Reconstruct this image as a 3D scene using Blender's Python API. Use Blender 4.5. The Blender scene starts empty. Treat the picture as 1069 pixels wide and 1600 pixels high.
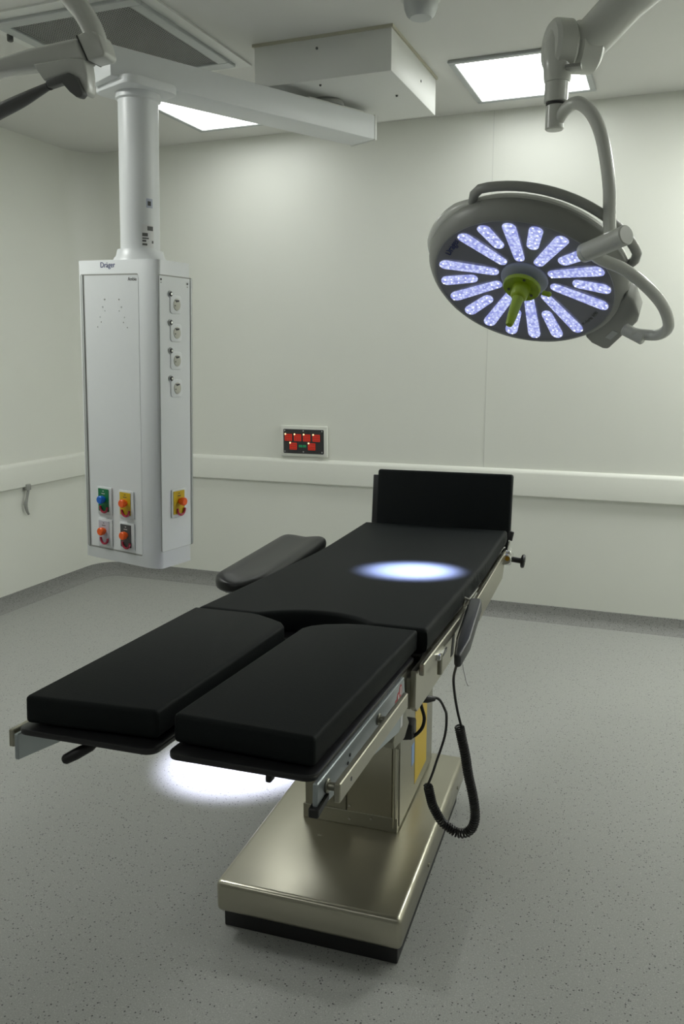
import bpy, bmesh, math, random
from mathutils import Matrix, Vector
import numpy as np
R = math.radians
random.seed(4)
SC = bpy.context.scene
COL = SC.collection

# ------------------------------------------------------------------ camera, world, lights, exposure
def cam_axes(yaw, pitch, roll):
    y, p, r = R(yaw), R(pitch), R(roll)
    f = Vector((-math.sin(y)*math.cos(p), math.cos(y)*math.cos(p), -math.sin(p)))
    rt = Vector((math.cos(y), math.sin(y), 0)); up = rt.cross(f)
    return rt*math.cos(r)+up*math.sin(r), -rt*math.sin(r)+up*math.cos(r), f
_r, _u, _f = cam_axes(21.22, 10.69, -0.11)
cd = bpy.data.cameras.new('camera'); cam = bpy.data.objects.new('camera', cd); COL.objects.link(cam)
cd.sensor_fit = 'HORIZONTAL'; cd.sensor_width = 36; cd.lens = 36*1291.7/1069
cd.clip_start = 0.05; cd.clip_end = 50
cam.matrix_world = Matrix(((_r.x, _u.x, -_f.x, 0), (_r.y, _u.y, -_f.y, 0), (_r.z, _u.z, -_f.z, 1.6), (0, 0, 0, 1)))
SC.camera = cam

W = bpy.data.worlds.new('world'); SC.world = W; W.use_nodes = True
W.node_tree.nodes['Background'].inputs[0].default_value = (.6, .62, .6, 1)
W.node_tree.nodes['Background'].inputs[1].default_value = .1
SC.view_settings.view_transform = 'Standard'; SC.view_settings.look = 'None'
SC.view_settings.gamma = 1; SC.view_settings.use_curve_mapping = False
SC.view_settings.exposure = 0.12
SC.cycles.caustics_reflective = False

PANEL_E = 4.9
def area(x, y, w=.54, h=.54, power=8, z=2.955, name='fill_area_light'):
    l = bpy.data.lights.new(name, 'AREA'); l.shape = 'RECTANGLE'; l.size = w; l.size_y = h
    l.energy = power; l.color = (.97, 1, .955)
    o = bpy.data.objects.new(name, l); COL.objects.link(o); o.location = (x, y, z); return o
def spot(loc, to, power, ang, blend, col, rad=.04):
    l = bpy.data.lights.new('surgical_spot', 'SPOT'); l.energy = power; l.spot_size = R(ang); l.spot_blend = blend
    l.color = col; l.shadow_soft_size = rad
    o = bpy.data.objects.new('surgical_spot', l); COL.objects.link(o); o.location = loc
    o.rotation_euler = (Vector(to)-Vector(loc)).to_track_quat('-Z', 'Y').to_euler(); return o
# unseen area lights added to fill the room, standing in for off-frame ceiling panels
for (x, y, p) in ((1.0, 4.45, 40), (1.7, 3.0, 12), (-2.95, 2.1, 24), (-2.5, -.9, 7), (-.75, -.9, 5), (1.2, -.9, 2)):
    area(x, y, power=p)
spot((-.49, 2.66, 1.83), (-.675, 2.315, .96), 4300, 18.2, 1.0, (.47, .54, 1.0))
spot((-2.215, 1.705, 2.135), (-1.49, 2.74, 0), 1700, 16.5, 1.0, (.74, .76, 1.0))

# ------------------------------------------------------------------ materials
def new_mat(name):
    m = bpy.data.materials.new(name); m.use_nodes = True
    return m, m.node_tree, m.node_tree.nodes['Principled BSDF']
def mat(name, col, rough=.5, metal=0, noise=0, nscale=40, bump=0, bscale=200, spec=.5, coat=0, aniso=0):
    m, t, b = new_mat(name)
    b.inputs['Base Color'].default_value = (*col, 1); b.inputs['Roughness'].default_value = rough
    b.inputs['Metallic'].default_value = metal; b.inputs['Specular IOR Level'].default_value = spec
    b.inputs['Coat Weight'].default_value = coat
    if aniso: b.inputs['Anisotropic'].default_value = aniso
    tc = t.nodes.new('ShaderNodeTexCoord')
    n = t.nodes.new('ShaderNodeTexNoise'); n.inputs['Scale'].default_value = nscale; n.inputs['Detail'].default_value = 4
    t.links.new(tc.outputs['Object'], n.inputs['Vector'])
    mx = t.nodes.new('ShaderNodeMix'); mx.data_type = 'RGBA'
    k = 1-noise
    mx.inputs['A'].default_value = (col[0]*k, col[1]*k, col[2]*k, 1)
    k = 1+noise
    mx.inputs['B'].default_value = (min(1, col[0]*k), min(1, col[1]*k), min(1, col[2]*k), 1)
    t.links.new(n.outputs['Fac'], mx.inputs['Factor']); t.links.new(mx.outputs['Result'], b.inputs['Base Color'])
    if bump:
        n2 = t.nodes.new('ShaderNodeTexNoise'); n2.inputs['Scale'].default_value = bscale; n2.inputs['Detail'].default_value = 3
        t.links.new(tc.outputs['Object'], n2.inputs['Vector'])
        bp = t.nodes.new('ShaderNodeBump'); bp.inputs['Strength'].default_value = bump; bp.inputs['Distance'].default_value = .002
        t.links.new(n2.outputs['Fac'], bp.inputs['Height']); t.links.new(bp.outputs['Normal'], b.inputs['Normal'])
    return m
def emit(name, col, s):
    m, t, b = new_mat(name)
    b.inputs['Base Color'].default_value = (*[c*.3 for c in col], 1)
    b.inputs['Emission Color'].default_value = (*col, 1); b.inputs['Emission Strength'].default_value = s
    return m
def speckle(name, base, dark, light, thr=.16):
    """terrazzo-look vinyl: flecks of dark and pale chips in a grey ground"""
    m, t, b = new_mat(name)
    tc = t.nodes.new('ShaderNodeTexCoord')
    def layer(scale, lo, hi):
        v = t.nodes.new('ShaderNodeTexVoronoi'); v.inputs['Scale'].default_value = scale
        t.links.new(tc.outputs['Object'], v.inputs['Vector'])
        sx = t.nodes.new('ShaderNodeSeparateColor'); t.links.new(v.outputs['Color'], sx.inputs[0])
        r = t.nodes.new('ShaderNodeMapRange'); r.inputs['From Min'].default_value = lo; r.inputs['From Max'].default_value = hi
        t.links.new(sx.outputs[0], r.inputs['Value'])
        d = t.nodes.new('ShaderNodeMapRange'); d.inputs['From Min'].default_value = .42; d.inputs['From Max'].default_value = .3
        t.links.new(v.outputs['Distance'], d.inputs['Value'])
        mu = t.nodes.new('ShaderNodeMath'); mu.operation = 'MULTIPLY'
        t.links.new(r.outputs[0], mu.inputs[0]); t.links.new(d.outputs[0], mu.inputs[1])
        return mu.outputs[0]
    def mix(a, colb, fac):
        mx = t.nodes.new('ShaderNodeMix'); mx.data_type = 'RGBA'
        if isinstance(a, tuple): mx.inputs['A'].default_value = (*a, 1)
        else: t.links.new(a, mx.inputs['A'])
        mx.inputs['B'].default_value = (*colb, 1); t.links.new(fac, mx.inputs['Factor']); return mx.outputs['Result']
    n = t.nodes.new('ShaderNodeTexNoise'); n.inputs['Scale'].default_value = 260; n.inputs['Detail'].default_value = 2
    t.links.new(tc.outputs['Object'], n.inputs['Vector'])
    r = t.nodes.new('ShaderNodeMapRange'); r.inputs['From Min'].default_value = .35; r.inputs['From Max'].default_value = .65
    t.links.new(n.outputs['Fac'], r.inputs['Value'])
    c = mix(tuple(x*.9 for x in base), tuple(min(1, x*1.1) for x in base), r.outputs[0])
    c = mix(c, light, layer(230, 1-thr*1.2, 1-thr*1.2+.01))
    c = mix(c, dark, layer(170, 1-thr*.55, 1-thr*.55+.01))
    c = mix(c, tuple(x*.6 for x in dark), layer(150, 1-thr*.3, 1-thr*.3+.01))
    t.links.new(c, b.inputs['Base Color']); b.inputs['Roughness'].default_value = .58
    b.inputs['Specular IOR Level'].default_value = .15
    return m
M = {}
M['wall'] = mat('wall_paint', (.79, .80, .74), .45, noise=.02, nscale=3)
M['frontwall'] = mat('front_wall_darkened', (.30, .30, .29), .5)  # unseen wall, darkened so the steel column mirrors less light
M['joint'] = mat('wall_joint', (.70, .71, .66), .6)
M['ceiling'] = mat('ceiling_paint', (.70, .70, .67), .7, noise=.015, nscale=4)
M['floor'] = speckle('floor_vinyl', (.375, .38, .36), (.17, .17, .17), (.48, .48, .46))
M['skirt'] = speckle('skirting_vinyl', (.27, .27, .26), (.13, .13, .13), (.38, .38, .37), .3)
M['guard'] = mat('guard_rail_vinyl', (.79, .80, .74), .4, noise=.01)
M['white'] = mat('white_powder_coat', (.72, .74, .75), .35, noise=.01)
M['box'] = mat('white_cover_paint', (.74, .75, .72), .45, noise=.01)
M['edge'] = mat('yellowed_sealant', (.48, .47, .37), .6)
M['lampwhite'] = mat('lamp_white_gloss', (.60, .61, .575), .25, noise=.01)
M['grey'] = mat('lamp_grey_plastic', (.30, .305, .285), .4)
M['darkgrey'] = mat('dark_grey_plastic', (.09, .092, .09), .45)
M['shadowgap'] = mat('dark_gap_seal', (.03, .03, .03), .6)
M['lens'] = mat('lamp_smoked_cover', (.27, .27, .30), .12, spec=.6)
M['hub'] = mat('hub_frosted_plastic', (.42, .45, .55), .35)
M['green'] = mat('green_grip_plastic', (.33, .46, .02), .38, noise=.04)
M['alu'] = mat('aluminium_frame', (.46, .48, .48), .4, metal=.3)
M['grille'] = mat('grille_metal', (.42, .43, .42), .5, metal=.2)
M['ventdark'] = mat('vent_backing_dark', (.02, .02, .02), .8)
M['steel'] = mat('brushed_steel', (.48, .46, .38), .29, metal=1, noise=.05, nscale=8, bump=.03, bscale=120, aniso=.5)
M['steelmat'] = mat('satin_steel', (.36, .35, .29), .42, metal=.9, noise=.05, nscale=14)
M['chrome'] = mat('polished_chrome', (.72, .72, .70), .1, metal=1)
M['alubar'] = mat('anodised_side_bar', (.40, .44, .46), .38, metal=.55)
M['black'] = mat('black_vinyl_cover', (.0085, .0108, .0112), .62, noise=.08, nscale=5, bump=.15, bscale=350, spec=.13)
M['rubber'] = mat('black_rubber', (.009, .010, .010), .38, spec=.35)
M['board'] = mat('black_laminate_board', (.017, .017, .019), .35)
M['blackp'] = mat('black_plastic', (.012, .012, .013), .45)
M['handset'] = mat('handset_grey_plastic', (.035, .037, .04), .4)
M['yellow'] = mat('yellow_plate', (.60, .42, .01), .5)
M['warn'] = mat('yellow_warning_sticker', (.62, .42, .01), .4)
M['greenp'] = mat('green_plate', (.0, .16, .05), .5)
M['lilac'] = mat('pale_grey_plate', (.50, .50, .56), .5)
M['antra'] = mat('anthracite_plate', (.07, .075, .075), .5)
M['orange'] = mat('orange_knob_plastic', (.85, .11, .005), .4)
M['blue'] = mat('blue_knob_plastic', (.0, .12, .55), .4)
M['crimson'] = mat('crimson_hook_plastic', (.38, .02, .05), .4)
M['navy'] = mat('navy_print', (.02, .03, .16), .5)
M['ink'] = mat('dark_print', (.05, .05, .05), .6)
M['sockface'] = mat('socket_ivory', (.50, .50, .43), .4)
M['paper'] = mat('white_label', (.70, .70, .70), .5)
M['redprint'] = mat('red_print', (.55, .08, .09), .5)
M['bluelabel'] = mat('blue_label', (.25, .38, .65), .5)
M['panel'] = emit('light_diffuser', (.97, 1, .97), PANEL_E)
M['reddisp'] = emit('red_led_display', (.75, .03, .01), .32)
M['greendisp'] = emit('green_led_display', (.01, .35, .12), .5)
M['amber'] = emit('amber_indicator', (1, .72, .35), 1.6)
M['led'] = emit('led_point', (.85, .88, 1.0), 1.7)
M['brass'] = mat('brass_core', (.7, .4, .05), .25, metal=1)
M['pinkmark'] = M['redprint']
# glowing LED strip: cell pattern in what it gives off
m, t, b = new_mat('led_strip_cover'); M['strip'] = m
tc = t.nodes.new('ShaderNodeTexCoord'); v = t.nodes.new('ShaderNodeTexVoronoi'); v.inputs['Scale'].default_value = 95
t.links.new(tc.outputs['Object'], v.inputs['Vector'])
cr = t.nodes.new('ShaderNodeValToRGB'); cr.color_ramp.elements[0].color = (.66, .72, 1, 1); cr.color_ramp.elements[1].color = (.22, .25, .60, 1)
cr.color_ramp.elements[0].position = .1; cr.color_ramp.elements[1].position = .75
t.links.new(v.outputs['Distance'], cr.inputs[0]); t.links.new(cr.outputs[0], b.inputs['Emission Color'])
b.inputs['Emission Strength'].default_value = 1.0; b.inputs['Base Color'].default_value = (.3, .3, .4, 1); b.inputs['Roughness'].default_value = .15

# ------------------------------------------------------------------ mesh helpers
def frame(o, x, y, z):
    return Matrix(((x[0], y[0], z[0], o[0]), (x[1], y[1], z[1], o[1]), (x[2], y[2], z[2], o[2]), (0, 0, 0, 1)))
I4 = Matrix.Identity(4)
def bevel_geom(bm, faces, w, seg=2, ang=30):
    for f in faces: f.normal_update()
    es = {e for f in faces for e in f.edges if len(e.link_faces) == 2 and e.calc_face_angle(0) > R(ang)}
    if es: bmesh.ops.bevel(bm, geom=list(es), offset=w, segments=seg, profile=.5, affect='EDGES', clamp_overlap=True)
def box(bm, x0, x1, y0, y1, z0, z1, bev=0, seg=2):
    vs = [bm.verts.new(p) for p in ((x0, y0, z0), (x1, y0, z0), (x1, y1, z0), (x0, y1, z0), (x0, y0, z1), (x1, y0, z1), (x1, y1, z1), (x0, y1, z1))]
    fs = [bm.faces.new([vs[i] for i in q]) for q in ((3, 2, 1, 0), (4, 5, 6, 7), (0, 1, 5, 4), (1, 2, 6, 5), (2, 3, 7, 6), (3, 0, 4, 7))]
    if bev: bevel_geom(bm, fs, bev, seg)
    return bm
def prism(bm, pts, a, b, axis='z', bev=0, seg=2):
    """polygon pts extruded from a to b along an axis; for x pts are (y,z), for y (x,z), for z (x,y)"""
    def P(p, c): return {'z': (p[0], p[1], c), 'y': (p[0], c, p[1]), 'x': (c, p[0], p[1])}[axis]
    A = [bm.verts.new(P(p, a)) for p in pts]; B = [bm.verts.new(P(p, b)) for p in pts]; n = len(pts)
    fs = [bm.faces.new(A[::-1]), bm.faces.new(B)]
    for i in range(n): fs.append(bm.faces.new((A[i], A[(i+1) % n], B[(i+1) % n], B[i])))
    bmesh.ops.recalc_face_normals(bm, faces=fs)
    if bev: bevel_geom(bm, fs, bev, seg)
    return bm
def catmull(pts, n=6):
    pts = [Vector(p) for p in pts]; out = []
    P = [pts[0]*2-pts[1]]+pts+[pts[-1]*2-pts[-2]]
    for i in range(1, len(P)-2):
        for k in range(n):
            s = k/n; a, b_, c, d = P[i-1], P[i], P[i+1], P[i+2]
            out.append(.5*((2*b_)+(c-a)*s+(2*a-5*b_+4*c-d)*s*s+(3*b_-a-3*c+d)*s**3))
    out.append(pts[-1]); return out
def tube(bm, pts, r, seg=12, sy=1.0):
    pts = [Vector(p) for p in pts]; n = len(pts)
    rs = r if isinstance(r, (list, tuple)) else [r]*n
    if len(rs) != n: rs = [rs[0]+(rs[-1]-rs[0])*i/(n-1) for i in range(n)] if len(rs) == 2 else [float(np.interp(i/(n-1), np.linspace(0, 1, len(rs)), rs)) for i in range(n)]
    t0 = (pts[1]-pts[0]).normalized(); ref = Vector((0, 0, 1)) if abs(t0.z) < .9 else Vector((1, 0, 0))
    nx = t0.cross(ref).normalized(); rings = []
    for i in range(n):
        t = (pts[min(i+1, n-1)]-pts[max(i-1, 0)]).normalized()
        nx = (nx-t*nx.dot(t)).normalized(); ny = t.cross(nx)
        rings.append([bm.verts.new(pts[i]+rs[i]*(nx*math.cos(2*math.pi*k/seg)+ny*sy*math.sin(2*math.pi*k/seg))) for k in range(seg)])
    for i in range(n-1):
        for k in range(seg):
            bm.faces.new((rings[i][k], rings[i][(k+1) % seg], rings[i+1][(k+1) % seg], rings[i+1][k]))
    bm.faces.new(rings[0][::-1]); bm.faces.new(rings[-1]); return bm
def lathe(bm, prof, seg=32, center=(0, 0)):
    rings = []
    for (r, z) in prof:
        if r < 1e-6: rings.append([bm.verts.new((center[0], center[1], z))])
        else: rings.append([bm.verts.new((center[0]+r*math.cos(2*math.pi*k/seg), center[1]+r*math.sin(2*math.pi*k/seg), z)) for k in range(seg)])
    for a, b_ in zip(rings, rings[1:]):
        for k in range(seg):
            q = (k+1) % seg
            if len(a) == 1 and len(b_) == 1: continue
            if len(a) == 1: bm.faces.new((a[0], b_[q], b_[k]))
            elif len(b_) == 1: bm.faces.new((a[k], a[q], b_[0]))
            else: bm.faces.new((a[k], a[q], b_[q], b_[k]))
    for rg in (rings[0], rings[-1]):
        if len(rg) > 1: bm.faces.new(rg)
    bmesh.ops.recalc_face_normals(bm, faces=bm.faces[:]); return bm
def cyl(bm, a, b_, r, seg=20, bev=0):
    a, b_ = Vector(a), Vector(b_); d = (b_-a).normalized()
    if bev: tube(bm, [a, a+d*bev, b_-d*bev, b_], [r-bev, r, r, r-bev], seg)
    else: tube(bm, [a, b_], r, seg)
    return bm
def ball(bm, c, r, seg=12):
    bmesh.ops.create_uvsphere(bm, u_segments=seg, v_segments=max(6, seg//2), radius=r, matrix=Matrix.Translation(c)); return bm
def stadium(x0, x1, w0, w1, n=8):
    """capsule outline along x from x0 to x1, half-widths w0, w1"""
    pts = []
    for k in range(n+1):
        a = -math.pi/2+math.pi*k/n; pts.append((x1-w1+w1*math.cos(a), w1*math.sin(a)))
    for k in range(n+1):
        a = math.pi/2+math.pi*k/n; pts.append((x0+w0+w0*math.cos(a), w0*math.sin(a)))
    return pts
def rrect(x0, x1, y0, y1, r, n=5):
    pts = []
    for (cx, cy, a0) in ((x1-r, y0+r, -90), (x1-r, y1-r, 0), (x0+r, y1-r, 90), (x0+r, y0+r, 180)):
        for k in range(n+1):
            a = R(a0+90*k/n); pts.append((cx+r*math.cos(a), cy+r*math.sin(a)))
    return pts
def B(): return bmesh.new()
def obj(name, bm, material, parent=None, fr=I4, smooth=True, label=None, ang=35, kind=None):
    inv = parent['_m'] if False else (PM[parent.name].inverted() if parent else I4)
    bm.transform(inv @ fr)
    if (inv @ fr).to_3x3().determinant() < 0: bmesh.ops.reverse_faces(bm, faces=bm.faces[:])
    me = bpy.data.meshes.new(name); bm.to_mesh(me); bm.free()
    me.materials.append(M[material])
    if smooth:
        me.shade_smooth(); me.set_sharp_from_angle(angle=R(ang))
    o = bpy.data.objects.new(name, me); COL.objects.link(o)
    if parent: o.parent = parent; PM[o.name] = PM[parent.name]
    if label: o['label'] = label
    if kind: o['kind'] = kind
    return o
PM = {}
def thing(name, label, cat, m=I4, group=None):
    o = bpy.data.objects.new(name, None); COL.objects.link(o); o.empty_display_size = .1
    o.matrix_world = m; PM[o.name] = m.copy(); o['label'] = label; o['category'] = cat
    if group: o['group'] = group
    return o
def struct(o): o['kind'] = 'structure'; return o
def text(name, s, size, material, parent, fr, depth=.0006, align='CENTER', label=None, xs=1.0):
    c = bpy.data.curves.new(name, 'FONT'); c.body = s; c.size = size; c.extrude = depth; c.align_x = align; c.align_y = 'CENTER'; c.resolution_u = 3
    tmp = bpy.data.objects.new(name+'_tmp', c); COL.objects.link(tmp)
    bpy.context.view_layer.update()
    me = bpy.data.meshes.new_from_object(tmp.evaluated_get(bpy.context.evaluated_depsgraph_get()))
    bpy.data.objects.remove(tmp); bpy.data.curves.remove(c)
    me.transform(PM[parent.name].inverted() @ fr @ Matrix.Diagonal((xs, 1, 1, 1)))
    me.materials.clear(); me.materials.append(M[material]); me.name = name
    o = bpy.data.objects.new(name, me); COL.objects.link(o); o.parent = parent; PM[o.name] = PM[parent.name]
    if label: o['label'] = label
    return o

# ------------------------------------------------------------------ room shell
H = 2.965; XL = -3.86; YB = 5.0; XR = 2.5; YF = -2.0; RC = .20
def corner_path(off=0):
    """plan line along the left wall, round the coved corner, along the back wall; off = distance into the room"""
    p = [(XL+off, YF)]
    r = RC-off; cx, cy = XL+RC, YB-RC
    for k in range(11):
        a = R(180-90*k/10); p.append((cx+r*math.cos(a), cy+r*math.sin(a)))
    p.append((XR, YB-off)); return p
def sweep(bm, prof, i0, i1):
    """profile of (offset from wall, z) swept along the wall path between indices"""
    rows = []
    for (o_, z) in prof:
        pth = corner_path(o_)[i0:i1+1]; rows.append([bm.verts.new((x, y, z)) for x, y in pth])
    n = len(rows)
    for a, b_ in zip(rows, rows[1:]):
        for k in range(len(a)-1): bm.faces.new((a[k], a[k+1], b_[k+1], b_[k]))
    bmesh.ops.recalc_face_normals(bm, faces=bm.faces[:]); return bm
def sweep_closed(bm, prof, i0, i1):
    sweep(bm, list(prof)+[prof[0]], i0, i1)
    bmesh.ops.remove_doubles(bm, verts=bm.verts[:], dist=1e-6)
    bmesh.ops.holes_fill(bm, edges=bm.edges[:], sides=40)
    bmesh.ops.recalc_face_normals(bm, faces=bm.faces[:]); return bm
struct(obj('floor', box(B(), XL-.1, XR+.1, YF-.1, YB+.1, -.1, 0), 'floor', smooth=False))
struct(obj('ceiling', box(B(), XL-.1, XR+.1, YF-.1, YB+.1, H, H+.1), 'ceiling', smooth=False))
wp = [(-.1, 0), (0, 0), (0, H), (-.1, H)]
struct(obj('wall_left', sweep_closed(B(), wp, 0, 1), 'wall'))
wb = struct(obj('wall_back', sweep_closed(B(), wp, 1, 12), 'wall')); PM[wb.name] = I4
struct(obj('wall_right', box(B(), XR, XR+.1, YF, YB, 0, H), 'wall'))
struct(obj('wall_front', box(B(), XL-.1, XR+.1, YF-.1, YF, 0, H), 'frontwall'))
for x in (-1.01,):
    obj('panel_joint', box(B(), x-.0025, x+.0025, YB-.0012, YB+.01, .1, H), 'joint', wb)
# coved vinyl skirting
sk = [(0, .0), (.055, 0), (.042, .004), (.028, .012), (.016, .026), (.008, .045), (.005, .092), (0, .0935)]
struct(obj('baseboard_left', sweep_closed(B(), sk, 0, 1), 'skirt'))
struct(obj('baseboard_back', sweep_closed(B(), sk, 1, 12), 'skirt'))
# impact guard rails
gr = [(0, .765), (.018, .765), (.026, .772), (.026, .903), (.022, .915), (.010, .926), (0, .928)]
struct(obj('trim_1', sweep_closed(B(), gr, 0, 1), 'guard'))
struct(obj('trim_2', sweep_closed(B(), gr, 1, 12), 'guard'))

# ------------------------------------------------------------------ ceiling lights
def panel(x0, x1, y0, y1, label):
    t = thing('ceiling_light', label, 'ceiling light', Matrix.Translation(((x0+x1)/2, (y0+y1)/2, H)), 'square ceiling light panels')
    f = B(); w = .03; z0, z1 = H-.014, H+.0
    for (a, b_, c, d) in ((x0, x1, y0, y0+w), (x0, x1, y1-w, y1), (x0, x0+w, y0+w, y1-w), (x1-w, x1, y0+w, y1-w)): box(f, a, b_, c, d, z0, z1, .003, 1)
    obj('frame', f, 'alu', t)
    obj('diffuser', box(B(), x0+w, x1-w, y0+w, y1-w, H-.009, H-.002), 'panel', t, smooth=False)
panel(-1.06, -.44, 4.11, 4.80, 'square glowing ceiling light panel behind the elbow of the surgical lamp arm')
panel(-2.77, -2.15, 4.10, 4.75, 'glowing ceiling light panel partly hidden behind the pendant beam and tube')

# ------------------------------------------------------------------ air vent
vent = thing('air_vent', 'dark perforated square air vent in grey metal frame on ceiling', 'air vent', Matrix.Translation((-2.35, 3.38, H)))
vx0, vx1, vy0, vy1 = -2.70, -2.0, 2.95, 3.77
gx0, gx1, gy0, gy1 = -2.645, -2.055, 3.005, 3.70
f = B()
for (a, b_, c, d) in ((vx0, vx1, vy0, gy0), (vx0, vx1, gy1, vy1), (vx0, gx0, gy0, gy1), (gx1, vx1, gy0, gy1)): box(f, a, b_, c, d, H-.022, H, .003, 1)
obj('frame', f, 'alu', vent)
f = B()
for (a, b_, c, d) in ((vx0-.06, vx1+.06, vy0-.06, vy0), (vx0-.06, vx1+.06, vy1, vy1+.05), (vx0-.06, vx0, vy0, vy1), (vx1, vx1+.06, vy0, vy1)): box(f, a, b_, c, d, H-.008, H)
obj('ceiling_flange', f, 'box', vent)
obj('filter', box(B(), gx0, gx1, gy0, gy1, H-.004, H), 'ventdark', vent, smooth=False)  # plain dark backing sheet behind the grille bars
g = B(); p = .0125
x = gx0
while x < gx1: box(g, x-.0016, x+.0016, gy0, gy1, H-.0135, H-.0115); x += p
y = gy0
while y < gy1: box(g, gx0, gx1, y-.0016, y+.0016, H-.0135, H-.0112); y += p
obj('grille', g, 'grille', vent, smooth=False, kind='stuff')
for (x, y) in ((-2.725, 3.09), (-2.73, 3.40)):
    obj('latch', cyl(B(), (x, y, H-.035), (x, y, H), .013, 16, .003), 'darkgrey', vent)

# ------------------------------------------------------------------ ceiling dome
dm = thing('smoke_detector', 'small round translucent grey dome on ceiling at top edge', 'smoke detector', Matrix.Translation((-.985, 3.395, H)))
obj('base', lathe(B(), [(0, H), (.078, H), (.078, H-.008), (.072, H-.012), (0, H-.012)], 32, (-.985, 3.395)), 'box', dm)
obj('dome', lathe(B(), [(0, H-.012), (.068, H-.012), (.064, H-.04), (.055, H-.062), (.042, H-.073), (0, H-.076)], 32, (-.985, 3.395)), 'alu', dm)

# ------------------------------------------------------------------ white ceiling box above the pendant
cb = thing('ceiling_box', 'large white square cover box screwed to ceiling above pendant arm', 'cover box', Matrix.Translation((-1.5, 3.96, H)))
obj('cover', box(B(), -1.815, -1.17, 3.60, 4.32, 2.785, 2.955, .004), 'box', cb)
obj('sealant_edge', box(B(), -1.822, -1.163, 3.593, 4.327, 2.953, H), 'edge', cb)
f = []
for (x, y, z) in ((-1.51, 3.598, 2.913), (-1.52, 3.66, 2.783), (-1.25, 3.93, 2.783)):
    b_ = B(); ball(b_, (x, y, z), .006, 8); obj('screw', b_, 'darkgrey', cb)
b_ = B(); cyl(b_, (-1.168, 4.05, 2.87), (-1.172, 4.05, 2.87), .006, 10)
obj('screw', b_, 'darkgrey', cb)

# ------------------------------------------------------------------ service pendant
a = .036
Ry = Matrix.Rotation(a, 4, 'Y'); Rz = Matrix.Rotation(R(-8.915), 4, 'Z')
PF = Matrix.Translation((-2.053, 2.996, 2.64)) @ Ry @ Rz
pd = thing('ceiling_pendant', 'tall white ceiling supply pendant hanging from a horizontal beam at left', 'medical pendant', PF)
# horizontal beam
nd = Vector((.441, .898, 0)).normalized(); ns = Vector((-.898, .441, 0)).normalized()
BF = frame((-2.025, 2.819, 2.64), nd, ns, (0, 0, 1)); L = 1.411
obj('beam', box(B(), 0, L, 0, .171, 0, .111, .006), 'white', pd, BF)
obj('beam_end_cap', box(B(), L-.012, L+.004, -.003, .174, -.003, .114, .003, 1), 'box', pd, BF)
obj('beam_cover', box(B(), L-.42, L-.07, .012, .16, .1105, .121, .003, 1), 'box', pd, BF)
obj('pivot_disc', lathe(B(), [(0, .119), (.085, .119), (.085, .135), (.075, .146), (0, .146)], 32, (1.16, .085)), 'grey', pd, BF)
obj('mounting_plate', prism(B(), rrect(-.115, .155, -.115, .125, .05), -.022, .012, bev=.005), 'white', pd, PF @ Matrix.Rotation(R(-15), 4, 'Z'))
obj('tube', lathe(B(), [(0, -.02), (.088, -.02), (.088, -.045), (.079, -.05), (.079, -.63), (0, -.63)], 40, (.03, 0)), 'white', pd, PF)
# body
foot = [(-.205, -.1135), (.125, -.1135)]
for k in range(1, 9):
    s = R(90*k/8); foot.append((.125+.085*math.sin(s), -.1135+.034*(1-math.cos(s))))
foot += [(.21, .09)]
for k in range(1, 9):
    s = R(90*k/8); foot.append((.125+.085*math.cos(s), .0795+.034*math.sin(s)))
foot += [(-.205, .1135), (-.212, .105), (-.212, -.105)]
obj('body', prism(B(), foot, -1.915, -.66, bev=.004), 'white', pd, PF, ang=50)
obj('tube_collar', lathe(B(), [(0, -.665), (.112, -.665), (.107, -.65), (.098, -.64), (.092, -.615), (0, -.615)], 40, (.03, .0)), 'white', pd, PF)
yF = -.1135
# front face: dark recess, rail, panel
obj('front_recess', prism(B(), rrect(-.199, .122, -1.869, -.714, .008), yF-.0006, yF+.002, 'y'), 'grey', pd, PF)
obj('front_panel', prism(B(), rrect(-.176, .1235, -1.862, -.720, .004), yF-.0012, yF+.002, 'y'), 'white', pd, PF, ang=20)
obj('equipment_rail', box(B(), -.192, -.183, yF-.004, yF, -1.865, -.718, .001), 'alu', pd, PF)
xS = .21
obj('side_recess', prism(B(), rrect(-.092, .108, -1.843, -.716, .008), xS-.002, xS+.0006, 'x'), 'grey', pd, PF)
obj('side_panel', prism(B(), rrect(-.0905, .090, -1.841, -.721, .004), xS-.002, xS+.003, 'x'), 'white', pd, PF, ang=20)
obj('equipment_rail', box(B(), xS, xS+.004, .095, .102, -1.838, -.72, .001), 'alu', pd, PF)
# frames for lettering on the faces
def front_fr(u, z, out=.0014): return PF @ frame((u, yF-out, z), (1, 0, 0), (0, 0, 1), (0, -1, 0))
def side_fr(v, z, out=.0032): return PF @ frame((xS+out, v, z), (0, 1, 0), (0, 0, 1), (1, 0, 0))
text('lettering', 'Dräger', .030, 'navy', pd, front_fr(-.042, -.680, .0004), xs=.95, label='navy maker name on white top edge')
text('lettering', 'Ambia', .020, 'ink', pd, front_fr(.092, -.736), xs=.9, label='small dark name at top corner of front panel')
for (u, z) in ((-.062, -.815), (-.074, -.845), (-.062, -.86), (-.090, -.885), (-.084, -.905), (-.105, -.925)):
    for s in (1, -1):
        uc = -.022+s*(u+.022)
        obj('mounting_hole', cyl(B(), (uc, yF-.0022, z), (uc, yF-.001, z), .0035 if z > -.86 else .0025, 8), 'alu' if z < -.84 and z > -.9 else 'grey', pd, PF)
for v_, z in ((-.082, -.735), (.075, -.742)):
    obj('screw', cyl(B(), (xS+.002, v_, z), (xS+.0038, v_, z), .0045, 10), 'ink', pd, PF)
    obj('screw', cyl(B(), (xS+.002, v_, z-.012), (xS+.0038, v_, z-.012), .003, 8), 'grey', pd, PF)
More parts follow.
